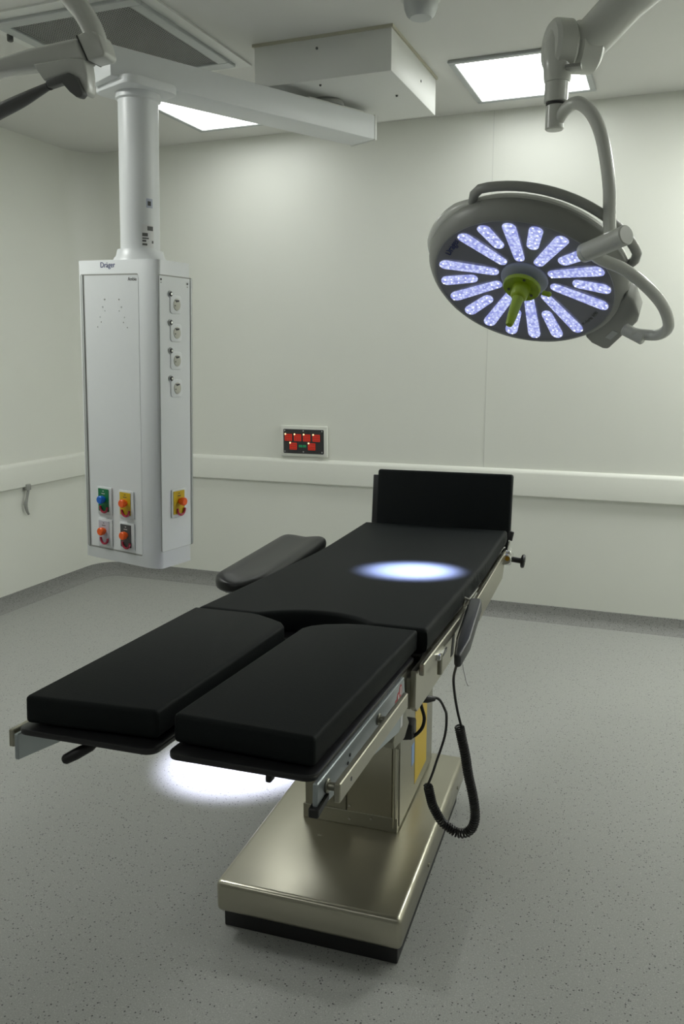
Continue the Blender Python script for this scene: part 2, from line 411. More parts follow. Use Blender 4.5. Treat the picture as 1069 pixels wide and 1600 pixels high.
# sockets
for k in range(4):
    z = -.828-.1115*k; v0 = .002
    cover = obj('power_socket', prism(B(), [(v0-.034+x_, z+y_) for x_, y_ in rrect(0, .068, -.036, .036, .014)], xS+.002, xS+.0065, 'x', .0015), 'white', pd, PF)
    w_ = B(); pts = [(v0+.004+.021*math.cos(R(18*q)), z+.0235*math.sin(R(18*q))) for q in range(20)]
    prism(w_, pts, xS+.006, xS+.0085, 'x', .001); obj('socket_face', w_, 'sockface', cover, PF)
    obj('socket_slot', prism(B(), [(v0-.010, z+.018), (v0+.018, z+.018), (v0+.014, z+.012), (v0-.002, z+.009)], xS+.0085, xS+.0092, 'x'), 'ink', cover, PF)
    obj('socket_hole', cyl(B(), (xS+.0084, v0-.008, z-.004), (xS+.0092, v0-.008, z-.004), .0028, 8), 'ink', cover, PF)
    zz = z+.040; vv = -.031
    e = obj('earth_terminal', cyl(B(), (xS+.002, vv, zz), (xS+.008, vv, zz), .0135, 18, .002), 'alu', pd, PF)
    obj('terminal_ring', cyl(B(), (xS+.008, vv, zz), (xS+.0095, vv, zz), .0095, 16), 'ink', e, PF)
    obj('terminal_pin', cyl(B(), (xS+.008, vv, zz), (xS+.013, vv, zz), .0045, 12), 'chrome', e, PF)
# gas outlets: plate, colour plate, round knob, hook
def hook_pts(cx, cz, r, out):
    return [(cx+r*math.cos(R(q)), out, cz+r*1.05*math.sin(R(q))) for q in range(180, 361, 15)]
def outlet(fr, u0, u1, z0, z1, cm, km, lab, kx):
    """fr: face frame with x right, y up, z out"""
    w = u1-u0; h = z1-z0
    pl = obj('gas_outlet', prism(B(), rrect(u0-.008, u1+.016, z0-.014, z1+.008, .004), 0, .006, 'z', .0015), 'white', pd, fr, label=lab)
    obj('colour_plate', prism(B(), rrect(u0, u1, z0, z1, .002), .006, .0085, 'z'), cm, pl, fr, smooth=False)
    uc = (u0+u1)/2+.004; zk = z1-h*.45
    d = Vector((kx, 0, 1)).normalized()
    c0 = Vector((uc, zk, .008)); c1 = c0+d*.030
    b1 = B(); tube(b1, [c0, c0+d*.010, c0+d*.011, c1-d*.004, c1], [.011, .011, .0165, .0175, .014], 20); obj('knob', b1, km, pl, fr)
    b1 = B(); cx = uc+.003; rr = w*.34; cz = z0+h*.20
    pts = [Vector((cx+rr*math.cos(R(q)), cz+rr*1.1*math.sin(R(q)), .014)) for q in range(170, 375, 15)]
    tube(b1, pts, .0048, 8); obj('hook', b1, 'crimson', pl, fr)
    for q, ln in ((.10, .008), (.21, .020)):
        obj('print', box(B(), uc-.004-ln/2, uc-.004+ln/2, z1-h*q-.0015, z1-h*q+.0015, .0085, .0089), 'paper' if cm in ('greenp', 'antra') else 'ink', pl, fr, smooth=False)
FF = PF @ frame((0, yF-.0012, 0), (1, 0, 0), (0, 0, 1), (0, -1, 0))
SF = PF @ frame((xS+.003, 0, 0), (0, 1, 0), (0, 0, 1), (1, 0, 0))
outlet(FF, -.120, -.060, -1.700, -1.602, 'greenp', 'blue', 'green plate with blue knob', 0)
outlet(FF, .006, .066, -1.700, -1.604, 'yellow', 'orange', 'yellow plate with orange knob on front face', 0)
outlet(FF, -.122, -.062, -1.838, -1.742, 'lilac', 'orange', 'pale grey plate with orange knob', 0)
outlet(FF, .006, .066, -1.840, -1.742, 'antra', 'orange', 'dark grey plate with orange knob', 0)
outlet(SF, -.028, .040, -1.690, -1.592, 'yellow', 'orange', 'yellow plate with orange knob on side face', 0)
# labels on tube (wrapped patches follow the tube)
def wrap(a0, a1, z0, z1, r, cx=.03, cy=0, n=6):
    bm = B(); A = []
    for k in range(n+1):
        q = R(a0+(a1-a0)*k/n)
        A.append([bm.verts.new((cx+rr*math.cos(q), cy+rr*math.sin(q), z)) for rr, z in ((r, z0), (r, z1), (r+.0006, z1), (r+.0006, z0))])
    for s, t_ in zip(A, A[1:]):
        for i in range(4): bm.faces.new((s[i], s[(i+1) % 4], t_[(i+1) % 4], t_[i]))
    bm.faces.new(A[0]); bm.faces.new(A[-1][::-1]); bmesh.ops.recalc_face_normals(bm, faces=bm.faces[:]); return bm
obj('round_mark', wrap(-28, -8, -.455, -.42, .0792), 'hub', pd, PF)
obj('mark_print', wrap(-24, -14, -.447, -.43, .0799), 'ink', pd, PF)
obj('data_label', wrap(-42, -5, -.607, -.52, .0792), 'paper', pd, PF)
for (a0, a1, z0, z1) in ((-26, -8, -.542, -.525), (-41, -25, -.565, -.552), (-41, -22, -.575, -.570), (-41, -30, -.586, -.579), (-41, -27, -.600, -.592), (-12, -7, -.59, -.58)):
    obj('label_print', wrap(a0, a1, z0, z1, .0799), 'darkgrey', pd, PF)

# ------------------------------------------------------------------ surgical lamp (right)
LC = Vector((-.457, 2.80, 1.824)); n_ = Vector((-.144, -.564, -.813)).normalized()
e1 = n_.cross(Vector((0, 0, 1))).normalized(); e1 = e1 if e1.x > 0 else -e1
e2 = e1.cross(n_); e2 = e2 if e2.z > 0 else -e2
sg = 1 if n_.cross(e1).dot(e2) > 0 else -1
LF = frame(LC, e1, e2, n_)
PMl = frame(LC, e1, n_.cross(e1), n_)
lamp = thing('surgical_lamp', 'round surgical lamp with lit blue-white led strips and green handle', 'surgical lamp', PMl)
def bowl(r): return -.030*(1-(r/.29)**2)
obj('lens_cover', lathe(B(), [(0, -.04), (.292, -.04), (.292, 0)]+[(.29*(1-k/10), bowl(.29*(1-k/10))) for k in range(11)], 64), 'lens', lamp, LF)
obj('rim', lathe(B(), [(.2915, -.03), (.2915, .0015), (.2945, .0035), (.300, .002), (.316, -.014), (.326, -.030), (.330, -.045), (.328, -.056), (.2915, -.056)]+[(.2915, -.03)], 72), 'grey', lamp, LF)
obj('back_shell', lathe(B(), [(.329, -.054), (.331, -.060), (.325, -.075), (.30, -.088), (.22, -.100), (.10, -.106), (0, -.108)], 64), 'lampwhite', lamp, LF)
obj('hub', lathe(B(), [(0, -.03), (.078, -.03), (.078, -.024), (.072, -.020), (0, -.020)], 32), 'hub', lamp, LF)
def pod(ang, r0, r1, w0, w1, nl, rows, lamp=lamp, LF=LF):
    q = Matrix.Rotation(R(ang), 4, 'Z')
    bm = B(); prism(bm, stadium(r0, r1, w0, w1), 0, .004, 'z', .0012, 1)
    for v_ in bm.verts: v_.co.z += bowl(v_.co.x)+.0005
    s = obj('led_strip', bm, 'strip', lamp, LF @ q)
    bm = B()
    for k in range(nl):
        x = r0+.012+(r1-r0-.026)*k/(nl-1)
        for j in range(rows):
            y_ = (j-(rows-1)/2)*.016+random.uniform(-.003, .003)
            bmesh.ops.create_icosphere(bm, subdivisions=1, radius=.0036, matrix=Matrix.Translation((x+random.uniform(-.003, .003)+(j % 2)*.007, y_, bowl(x)+.0045)))
    obj('led_lenses', bm, 'led', s, LF @ q, kind='stuff')
for k in range(10):
    pod(9+36*k, .086, .281, .0170, .0215, 8, 2)
for k in range(10):
    if k in (3, 8): continue          # free sectors for the lettering, opposite each other
    pod({0: -9, 1: 27, 2: 63, 4: 99, 5: 171, 6: 207, 7: 243, 9: 279}[k], .158, .282, .0190, .0215, 5, 2)
text('lettering', 'Dräger', .034, 'navy', lamp, LF @ Matrix.Translation((-.176, .196, bowl(.26)+.002)) @ Matrix.Rotation(R(46), 4, 'Z'), label='navy maker name on dark lamp cover', xs=.9)
text('lettering', 'Polaris 600', .020, 'darkgrey', lamp, LF @ Matrix.Translation((.176, -.188, bowl(.25)+.002)) @ Matrix.Rotation(R(45), 4, 'Z'), label='dark name on lamp cover')
# green sterile handle
gh = obj('handle_disc', lathe(B(), [(0, .0), (.058, .0), (.062, .004), (.062, .010), (.059, .015), (.052, .012), (.030, .009), (0, .009)], 40), 'green', lamp, LF)
obj('handle_grip', lathe(B(), [(0, .008), (.029, .008), (.027, .045), (.0235, .050), (.0185, .052), (.0155, .120), (.0125, .152), (.010, .158), (0, .159)], 28), 'green', gh, LF)
obj('neck', lathe(B(), [(0, -.021), (.035, -.021), (.035, .001), (0, .001)], 24), 'hub', lamp, LF)
b_ = B(); cyl(b_, (.058, -.035, .004), (.078, -.045, .004), .008, 12, .002); ball(b_, (.078, -.045, .004), .009, 10)
obj('handle_catch', b_, 'green', gh, LF)
for q in (60, 180, 300):
    obj('handle_hole', cyl(B(), (.044*math.cos(R(q)), .044*math.sin(R(q)), .010), (.044*math.cos(R(q)), .044*math.sin(R(q)), .0135), .005, 10), 'darkgrey', gh, LF)
# side hand rails
def arc(r, a0, a1, z, n=24, ends=True):
    pts = []
    for k in range(n+1):
        s = k/n; q = R(a0+(a1-a0)*s)
        rr = r if not ends else r-(.045*max(0, 1-s/.10)**2+.045*max(0, 1-(1-s)/.10)**2)
        pts.append((rr*math.cos(q), rr*math.sin(q), z))
    return pts
obj('hand_rail', tube(B(), arc(.365, -2, 104, -.062), .0145, 12), 'grey', lamp, LF)
obj('rim_fairing', tube(B(), arc(.318, 98, 165, -.062, 20, False), [.012, .024, .026, .026, .012], 12), 'lampwhite', lamp, LF)
# control box at lower right of the rim
CBF = LF @ Matrix.Rotation(R(-42), 4, 'Z')
cbx = obj('control_box', prism(B(), [(.292, -.13), (.325, -.148), (.372, -.152), (.388, -.140), (.386, .050), (.372, .085), (.320, .140), (.288, .150)], -.070, -.010, 'z', .008, 3), 'grey', lamp, CBF)
obj('control_display', box(B(), .345, .366, -.085, -.035, -.0105, -.0085), 'alu', cbx, CBF)
# arm system (world coordinates)
obj('drop_tube', tube(B(), catmull([(-.352, 2.66, 2.275), (-.325, 2.645, 2.305), (-.292, 2.62, 2.312), (-.255, 2.605, 2.285), (-.226, 2.60, 2.235), (-.205, 2.595, 2.165), (-.188, 2.59, 2.07), (-.182, 2.585, 1.98), (-.175, 2.58, 1.90)], 6), .0185, 16), 'lampwhite', lamp)
jc = obj('yoke_joint', cyl(B(), (-.128, 2.49, 1.925), (-.252, 2.600, 1.893), .0275, 28, .003), 'lampwhite', lamp)
obj('joint_ring', cyl(B(), (-.236, 2.586, 1.897), (-.239, 2.589, 1.896), .028, 28), 'alu', jc)
obj('yoke', tube(B(), catmull([(-.225, 2.575, 1.89), (-.195, 2.60, 1.872), (-.135, 2.62, 1.845), (-.075, 2.645, 1.80), (-.025, 2.70, 1.745), (-.005, 2.77, 1.69), (-.03, 2.84, 1.665), (-.075, 2.87, 1.665), (-.115, 2.87, 1.672)], 6), .0175, 16), 'lampwhite', lamp)
b_ = B(); cyl(b_, (-.075, 2.865, 1.650), (-.140, 2.885, 1.685), .020, 20, .004); obj('yoke_pivot', b_, 'lampwhite', lamp)
J = Vector((-.362, 2.70, 2.44))
b_ = B(); cyl(b_, (-.358, 2.665, 2.255), (-.358, 2.665, 2.325), .0275, 24, .004); obj('swivel_cup', b_, 'lampwhite', lamp)
b_ = B(); cyl(b_, (-.358, 2.665, 2.325), (-.358, 2.665, 2.330), .0278, 24); obj('swivel_seal', b_, 'shadowgap', lamp)
b_ = B(); cyl(b_, (-.357, 2.665, 2.330), (-.355, 2.67, 2.44), .035, 28, .002); obj('swivel_tube', b_, 'lampwhite', lamp)
ax = Vector((-.86, -.5, 0)).normalized(); J = Vector((-.335, 2.69, 2.487))
b_ = B(); cyl(b_, J-ax*.012, J+ax*.055, .073, 36, .010); obj('elbow_housing', b_, 'lampwhite', lamp)
b_ = B(); tube(b_, [(-.355, 2.665, 2.385), (-.355, 2.665, 2.392), (-.358, 2.665, 2.44), (-.360, 2.668, 2.49), (-.352, 2.672, 2.525), (-.345, 2.675, 2.535)], [.036, .039, .041, .040, .030, .012], 28); obj('elbow_neck', b_, 'lampwhite', lamp)
b_ = B(); cyl(b_, J-ax*.09, J-ax*.014, .070, 36, .010); obj('arm_knuckle', b_, 'lampwhite', lamp)
b_ = B(); tube(b_, [J-ax*.05+Vector((.0, 0, .0)), Vector((-.17, 2.65, 2.575)), Vector((.05, 2.57, 2.70)), Vector((.50, 2.40, 2.88))], [.066, .067, .070, .070], 28, .8); obj('spring_arm', b_, 'lampwhite', lamp)
obj('release_button', box(B(), -.33, -.285, 2.615, 2.66, 2.408, 2.418, .002), 'grey', lamp)
obj('ceiling_column', cyl(B(), (.50, 2.40, 2.78), (.50, 2.40, H), .09, 32, .005), 'lampwhite', lamp)

# ------------------------------------------------------------------ second lamp, only its yoke and hand rail in the picture
l2 = thing('surgical_lamp', 'second surgical lamp arm with white yoke and grey hand rail entering at left', 'surgical lamp', Matrix.Translation((-1.45, 1.9, 2.36)))
obj('yoke_tube', tube(B(), catmull([(-1.72, 1.88, 2.90), (-1.70, 1.88, 2.78), (-1.65, 1.89, 2.66), (-1.575, 1.90, 2.585), (-1.52, 1.90, 2.54), (-1.484, 1.90, 2.505), (-1.462, 1.90, 2.482), (-1.438, 1.90, 2.455), (-1.414, 1.90, 2.416), (-1.401, 1.90, 2.385), (-1.396, 1.90, 2.36)], 6), [.0255, .0255, .0255, .026, .027, .024], 20), 'lampwhite', l2)
obj('yoke_elbow', prism(B(), [(-1.444, 2.396), (-1.423, 2.402), (-1.400, 2.404), (-1.378, 2.390), (-1.362, 2.346), (-1.368, 2.337), (-1.415, 2.333)], 1.875, 1.93, 'y', .014, 4), 'lampwhite', l2, ang=60)
obj('elbow_seam', prism(B(), [(-1.4455, 2.3945), (-1.4425, 2.3955), (-1.4135, 2.3345), (-1.4165, 2.3340)], 1.8745, 1.931, 'y'), 'shadowgap', l2)
obj('yoke_arm', prism(B(), [(-1.446, 2.394), (-1.60, 2.388), (-1.72, 2.376), (-1.95, 2.345), (-1.95, 2.302), (-1.72, 2.340), (-1.60, 2.338), (-1.483, 2.333), (-1.417, 2.333)], 1.875, 1.93, 'y', .014, 4), 'lampwhite', l2, ang=60)
obj('handle_shell', prism(B(), [(-1.586, 2.345), (-1.467, 2.345), (-1.421, 2.337), (-1.417, 2.300), (-1.419, 2.259), (-1.430, 2.252), (-1.443, 2.278), (-1.460, 2.303), (-1.477, 2.311), (-1.552, 2.300)], 1.872, 1.91, 'y', .005, 3), 'lampwhite', l2, ang=60)
obj('handle_grip', prism(B(), [(-1.535, 2.295), (-1.500, 2.302), (-1.462, 2.306), (-1.442, 2.296), (-1.419, 2.252), (-1.430, 2.243), (-1.442, 2.246), (-1.461, 2.260), (-1.483, 2.283), (-1.528, 2.277)], 1.855, 1.878, 'y', .004, 3), 'darkgrey', l2, ang=60)
obj('hand_rail', tube(B(), catmull([(-1.528, 1.868, 2.286), (-1.575, 1.868, 2.273), (-1.62, 1.866, 2.259), (-1.70, 1.862, 2.236), (-1.80, 1.855, 2.20), (-1.92, 1.845, 2.15)], 5), [.009, .014, .018, .019, .020], 16), 'darkgrey', l2)
obj('rail_joint', tube(B(), [(-1.533, 1.868, 2.285), (-1.527, 1.868, 2.2865)], .0115, 14), 'shadowgap', l2)

# its head hangs outside the picture, beyond the left edge
C2 = Vector((-2.25, 1.66, 2.20)); m_ = (Vector((-1.49, 2.74, 0))-C2).normalized()
a1 = m_.cross(Vector((0, 0, 1))).normalized(); L2 = frame(C2, a1, m_.cross(a1), m_)
obj('lens_cover', lathe(B(), [(0, -.04), (.292, -.04), (.292, 0)]+[(.29*(1-k/10), bowl(.29*(1-k/10))) for k in range(11)], 64), 'lens', l2, L2)
obj('rim', lathe(B(), [(.2915, -.03), (.2915, .0015), (.2945, .0035), (.300, .002), (.316, -.014), (.326, -.030), (.330, -.045), (.328, -.056), (.2915, -.056)]+[(.2915, -.03)], 72), 'grey', l2, L2)
obj('back_shell', lathe(B(), [(.329, -.054), (.331, -.060), (.325, -.075), (.30, -.088), (.22, -.100), (.10, -.106), (0, -.108)], 64), 'lampwhite', l2, L2)
obj('hub', lathe(B(), [(0, -.03), (.078, -.03), (.078, -.024), (.072, -.020), (0, -.020)], 32), 'hub', l2, L2)
for k in range(10): pod(9+36*k, .086, .281, .0170, .0215, 8, 2, l2, L2)
obj('ceiling_column', cyl(B(), (-1.72, 1.88, 2.86), (-1.72, 1.88, H), .06, 28, .004), 'lampwhite', l2)
obj('yoke_end', tube(B(), catmull([(-1.93, 1.90, 2.324), (-1.98, 1.86, 2.33), (-2.08, 1.78, 2.33), (-2.22, 1.68, 2.31)], 5), [.022, .024, .026, .030], 16), 'lampwhite', l2)
obj('rail_end', tube(B(), catmull([(-1.90, 1.847, 2.158), (-1.97, 1.84, 2.14), (-2.02, 1.83, 2.15), (-2.06, 1.80, 2.19)], 5), .018, 12), 'darkgrey', l2)

# ------------------------------------------------------------------ wall display of gas pressures
gx, gz = -2.2035, 1.048; yb = YB
gp = thing('gas_alarm_panel', 'small black wall display with red and green readouts above the guard rail', 'display panel', Matrix.Translation((gx, yb, gz)))
obj('housing', prism(B(), rrect(-2.372, -2.035, .946, 1.150, .008), yb-.022, yb, 'y', .006, 2), 'guard', gp)
fp = obj('front_plate', prism(B(), rrect(-2.348, -2.059, .966, 1.126, .007), yb-.026, yb-.022, 'y', .001, 1), 'darkgrey', gp)
fp.data.materials[0] = M['shadowgap'] if False else mat('display_plate', (.035, .036, .038), .35)
GF = frame((gx, yb-.026, gz), (1, 0, 0), (0, 0, 1), (0, -1, 0))
for (x, z) in ((-.107, .024), (-.041, .024), (.025, .024), (.093, .024), (-.073, -.033), (.060, -.033)):
    d = obj('readout', prism(B(), rrect(x-.026, x+.026, z-.024, z+.022, .003), 0, .0022), 'reddisp', gp, GF, smooth=False)
    for r_ in (.011, -.003, -.016):
        for c_ in (-.014, .0, .014):
            obj('digit_gap', box(B(), x+c_-.0045, x+c_+.0045, z+r_-.0016, z+r_+.0016, .0022, .0026), 'shadowgap', d, GF, smooth=False)
    obj('indicator', cyl(B(), (x-.021, z+.021, .002), (x-.021, z+.021, .006), .0055, 12, .001), 'amber', d, GF)
text('clock_digits', '88:88', .024, 'greendisp', gp, GF @ Matrix.Translation((-.006, -.033, .001)), .0004)
for x in (-.134, 0, .133):
    for z in (-.069, .068): obj('screw', cyl(B(), (x, z, 0), (x, z, .002), .0045, 10), 'alu', gp, GF)

# ------------------------------------------------------------------ hook on the left wall
hk = thing('wall_hook', 'small dark grey hook bracket hanging below the left guard rail', 'hook', Matrix.Translation((-3.85, 4.2, .75)))
obj('bracket', box(B(), -3.86, -3.822, 4.20, 4.238, .745, .785, .004), 'grey', hk)
obj('strap', tube(B(), catmull([(-3.83, 4.22, .75), (-3.832, 4.205, .70), (-3.834, 4.19, .655), (-3.836, 4.20, .61), (-3.838, 4.215, .585)], 4), [.009, .008, .012, .009, .007], 8), 'grey', hk)

# ------------------------------------------------------------------ operating table
TM = Matrix.Translation((-.81, 1.815, 0)) @ Matrix.Rotation(R(2.965), 4, 'Z')
tb = thing('operating_table', 'black padded operating table on a stainless steel column and floor base', 'operating table', TM)
th = R(-3.76)
TT = TM @ Matrix.Translation((.069, 0, 1.0)) @ Matrix.Rotation(th, 4, 'X')      # tilted table-top frame
VH = .707
TB = TT @ Matrix.Translation((0, VH, 0)) @ Matrix.Rotation(R(3.3), 4, 'X') @ Matrix.Translation((0, -VH, 0))
# floor base
obj('plinth', box(B(), -.266, .243, .040, .905, 0.0, .074, .003, 1), 'blackp', tb, TM)
obj('base', box(B(), -.271, .262, 0, .94, .071, .165, .016, 4), 'steel', tb, TM)
for (x, y, z) in ((.262, .33, .115), (.262, .80, .115)):
    b_ = B(); cyl(b_, (x-.002, y, z), (x+.003, y, z), .006, 12); obj('screw', b_, 'steelmat', tb, TM)
# column
obj('column', box(B(), -.150, .150, .392, .88, .165, .86, .005, 2), 'steelmat', tb, TM)
obj('column_front_panel', box(B(), -.009, .134, .386, .394, .172, .80, .0015, 1), 'steel', tb, TM)
obj('column_front_panel', box(B(), -.148, -.013, .387, .394, .172, .80, .0015, 1), 'steelmat', tb, TM)
obj('column_skirt', box(B(), -.154, .152, .383, .394, .165, .212, .001, 1), 'steelmat', tb, TM)
obj('column_corner_trim', tube(B(), [(.142, .388, .18), (.142, .388, .86)], .0065, 12), 'steel', tb, TM)
obj('column_side_panel', box(B(), .149, .154, .405, .87, .175, .86, .0015, 1), 'steelmat', tb, TM)
for (x, z) in ((-.11, .232), (.0, .232), (.0, .188), (.07, .200)):
    b_ = B(); cyl(b_, (x, .383, z), (x, .379, z), .0045, 10); obj('screw', b_, 'chrome', tb, TM)
obj('warning_sticker', prism(B(), [(.600, .215), (.775, .215), (.775, .70), (.600, .70)], .154, .1548, 'x'), 'warn', tb, TM, smooth=False, label='tall yellow sticker on column side')
obj('blue_sticker', prism(B(), [(.555, .30), (.590, .30), (.590, .37), (.555, .37)], .154, .1548, 'x'), 'bluelabel', tb, TM, smooth=False, label='small blue sticker on column side')
# connector boxes between column and top
obj('column_head', box(B(), -.19, .19, .36, .90, .80, .865, .01, 3), 'steelmat', tb, TM)
obj('socket_block', box(B(), .236, .268, .07, .12, .632, .676, .006, 2), 'blackp', tb, TM)
obj('bracket_plate', box(B(), .210, .2355, .075, .085, .600, .820, .003, 1), 'steelmat', tb, TM)
obj('cable', tube(B(), catmull([(.10, .20, .68), (.15, .12, .655), (.20, .095, .630), (.25, .095, .626), (.282, .098, .650), (.292, .10, .682), (.284, .10, .716), (.262, .11, .78)], 6), .0045, 10), 'blackp', tb, TM)
# seat frame and side plates
for s in (-1, 1):
    sp = obj('side_plate', prism(B(), [(-.245, -.066), (.46, -.066), (.46, -.160), (-.225, -.160), (-.245, -.145)], s*.268, s*.280, 'x', .001, 1), 'steel', tb, TT)
    sp2 = obj('side_plate', prism(B(), [(.62, -.070), (1.22, -.070), (1.22, -.115), (1.16, -.165), (.62, -.165)], s*.268, s*.280, 'x', .001, 1), 'steel', tb, TB)
    obj('link_plate', prism(B(), [(.44, -.062), (.64, -.062), (.64, -.100), (.44, -.100)], s*.262, s*.275, 'x', .002, 1), 'chrome', tb, TT)
    obj('side_rail', box(B(), s*.283, s*.294, -.235, .30, -.078, -.052, .002, 1), 'steel', tb, TT)
    obj('side_rail', box(B(), s*.283, s*.294, .47, 1.20, -.078, -.052, .002, 1), 'steel', tb, TB)
    for v_ in (-.09, .2):
        b_ = B(); cyl(b_, (s*.275, v_, -.065), (s*.29, v_, -.065), .008, 12); obj('rail_spacer', b_, 'steelmat', tb, TT)
    for v_ in (.62, 1.1):
        b_ = B(); cyl(b_, (s*.275, v_, -.065), (s*.29, v_, -.065), .008, 12); obj('rail_spacer', b_, 'steelmat', tb, TB)
obj('seat_frame', box(B(), -.268, .268, -.235, .70, -.155, -.085, .004), 'steelmat', tb, TT)
obj('back_frame', box(B(), -.268, .268, .72, 1.22, -.13, -.085, .004), 'steelmat', tb, TB)
obj('plate_slot', prism(B(), [(.165, -.098), (.195, -.098), (.180, -.148), (.150, -.148)], .2795, .2812, 'x'), 'shadowgap', tb, TT, smooth=False)
obj('rail_pin', tube(B(), [(.2985, -.088, -.070), (.2985, -.086, -.118)], .006, 12), 'steelmat', tb, TT)
obj('rail_stop', box(B(), .284, .302, -.10, -.02, -.084, -.070, .003), 'chrome', tb, TT)
obj('seat_board', box(B(), -.272, .272, -.16, .70, -.064, -.054, .004), 'board', tb, TT)
obj('back_board', box(B(), -.272, .272, .715, 1.235, -.066, -.056, .004), 'board', tb, TB)
# hinge cheeks going down from the seat frame to the column
for s in (-1, 1):
    obj('hinge_cheek', prism(B(), [(-.295, -.055), (-.235, -.060), (-.235, -.160), (-.20, -.195), (-.24, -.218), (-.325, -.208), (-.335, -.190), (-.290, -.14)], s*.235, s*.258, 'x', .004, 2), 'steelmat', tb, TT)
# mattress: seat and back in one piece, with perineal cut-out
def mattress():
    bm = B(); U = [-1+2*i/40 for i in range(41)]; hwT = .279
    top = []; bot = []
    NV = 90
    for i, u in enumerate(U):
        x = u*hwT
        c = max(0, 1-((x-.015)/.135)**2)
        v0 = -.152+.066*c**.8 if c > 0 else -.152
        ct, cb_ = [], []
        for j in range(NV+1):
            v_ = v0+(1.250-v0)*j/NV
            wz = 0 if v_ < VH else 0
            for lst, w in ((ct, 0.0), (cb_, -.054)):
                if abs(u) == 1: pass
                # blend of the bend between the flat seat and the raised back
                d = v_-VH; s_ = math.tan(R(3.3))
                lift = s_*(d+math.sqrt(d*d+.09**2))/2 - (s_*(-VH+math.sqrt(VH*VH+.09**2))/2 if False else 0)
                side = 0
                if w == 0: lift += .0012*math.sin(9*x+3*v_)*math.cos(4*v_)*(1-u**4)
                lst.append(bm.verts.new((x+side, v_, w+lift)))
        top.append(ct); bot.append(cb_)
    n = len(U)
    for i in range(n-1):
        for j in range(NV):
            bm.faces.new((top[i][j], top[i+1][j], top[i+1][j+1], top[i][j+1]))
            bm.faces.new((bot[i][j], bot[i][j+1], bot[i+1][j+1], bot[i+1][j]))
    for i in range(n-1):
        bm.faces.new((bot[i][0], bot[i+1][0], top[i+1][0], top[i][0]))
        bm.faces.new((top[i][NV], top[i+1][NV], bot[i+1][NV], bot[i][NV]))
    # sides with soft vertical creases
    for i, sgn in ((0, -1), (n-1, 1)):
        prev = [top[i], bot[i]]; K = 5; cols = []
        NS = 6
        for j in range(NV+1):
            a_, b2 = top[i][j].co, bot[i][j].co; col = [top[i][j]]
            for k in range(1, K):
                s = k/K; v_ = a_.y
                amp = .005*math.exp(-((v_-.50)/.22)**2)*math.sin(math.pi*s)
                cx = amp*math.sin(v_*150+2.5*s+math.sin(v_*31)*1.3)
                col.append(bm.verts.new((a_.x+sgn*(.003*math.sin(math.pi*s)+cx), v_, a_.z+(b2.z-a_.z)*s)))
            col.append(bot[i][j]); cols.append(col)
        for j in range(NV):
            for k in range(K):
                q = (cols[j][k], cols[j+1][k], cols[j+1][k+1], cols[j][k+1])
                bm.faces.new(q if sgn > 0 else q[::-1])
    bmesh.ops.recalc_face_normals(bm, faces=bm.faces[:])
    es = [e for e in bm.edges if len(e.link_faces) == 2 and e.calc_face_angle(0) > R(55)]
    bmesh.ops.bevel(bm, geom=es, offset=.009, segments=3, profile=.5, affect='EDGES', clamp_overlap=True)
    return bm
obj('seat_and_back_pad', mattress(), 'black', tb, TT, ang=60)
# leg sections
def leg(s):
    # pad outline in the table-top plane; measured skew of the two pads differs a little
    if s < 0: pts = [(-.250, -.806), (-.012, -.790), (-.022, -.235), (-.040, -.208), (-.070, -.188), (-.115, -.162), (-.140, -.155), (-.286, -.155)]
    else: pts = [(.016, -.790), (.256, -.802), (.261, -.172), (.262, -.160), (.135, -.155), (.100, -.162), (.055, -.185), (.030, -.210), (.018, -.238)]
    bm = B(); prism(bm, pts, -.047, 0, 'z', .007, 3)
    pad = obj('leg_pad', bm, 'black', tb, TT, ang=50)
    u0, u1 = (-.262, -.004) if s < 0 else (.016, .262)
    pad_b = obj('leg_board', prism(B(), rrect(u0, u1, -.816, -.18, .02), -.064, -.053, 'z', .003, 2), 'board', tb, TT)
    uo = s*.262
    obj('leg_bar', prism(B(), [(-.815, -.064), (-.295, -.064), (-.285, -.10), (-.285, -.13), (-.305, -.165), (-.33, -.17), (-.62, -.128), (-.815, -.108)], uo-.004, uo+.004, 'x', .0015, 1), 'alubar', tb, TT)
    if s > 0: obj('bar_end_cap', prism(B(), [(-.822, -.099), (-.772, -.094), (-.772, -.106), (-.822, -.114)], uo-.008, uo+.008, 'x', .002, 1), 'blackp', tb, TT)
    obj('leg_rail', box(B(), s*.284, s*.294, -.795, -.375, -.098, -.068, .0015, 1), 'steel', tb, TT)
    for v_ in (-.775, -.49):
        b_ = B(); cyl(b_, (s*.262, v_, -.083), (s*.286, v_, -.083), .0065, 14); obj('rail_spacer', b_, 'steelmat', tb, TT)
        b_ = B(); cyl(b_, (s*.266, v_, -.083), (s*.270, v_, -.083), .011, 16, .001); obj('spacer_flange', b_, 'steelmat', tb, TT)
    for v_ in (-.74,):
        b_ = B(); cyl(b_, (s*.294, v_, -.083), (s*.2945, v_, -.083), .0035, 10); obj('screw', b_, 'darkgrey', tb, TT)
    for v_, w in ((-.66, -.082), (-.67, -.092)):
        b_ = B(); cyl(b_, (s*.266, v_, w), (s*.2675, v_, w), .003, 8); obj('screw', b_, 'darkgrey', tb, TT)
leg(-1); leg(1)
for (y_, z) in ((-.325, -.083), (-.342, -.094), (-.360, -.104)):
    obj('warning_mark', prism(B(), [(y_+.011*math.cos(R(q)), z+.013*math.sin(R(q))) for q in range(0, 360, 24)], .2660, .2666, 'x'), 'redprint', tb, TT, smooth=False)
    obj('warning_print', box(B(), .2666, .2670, y_-.004, y_+.004, z-.008, z+.008), 'paper', tb, TT, smooth=False)
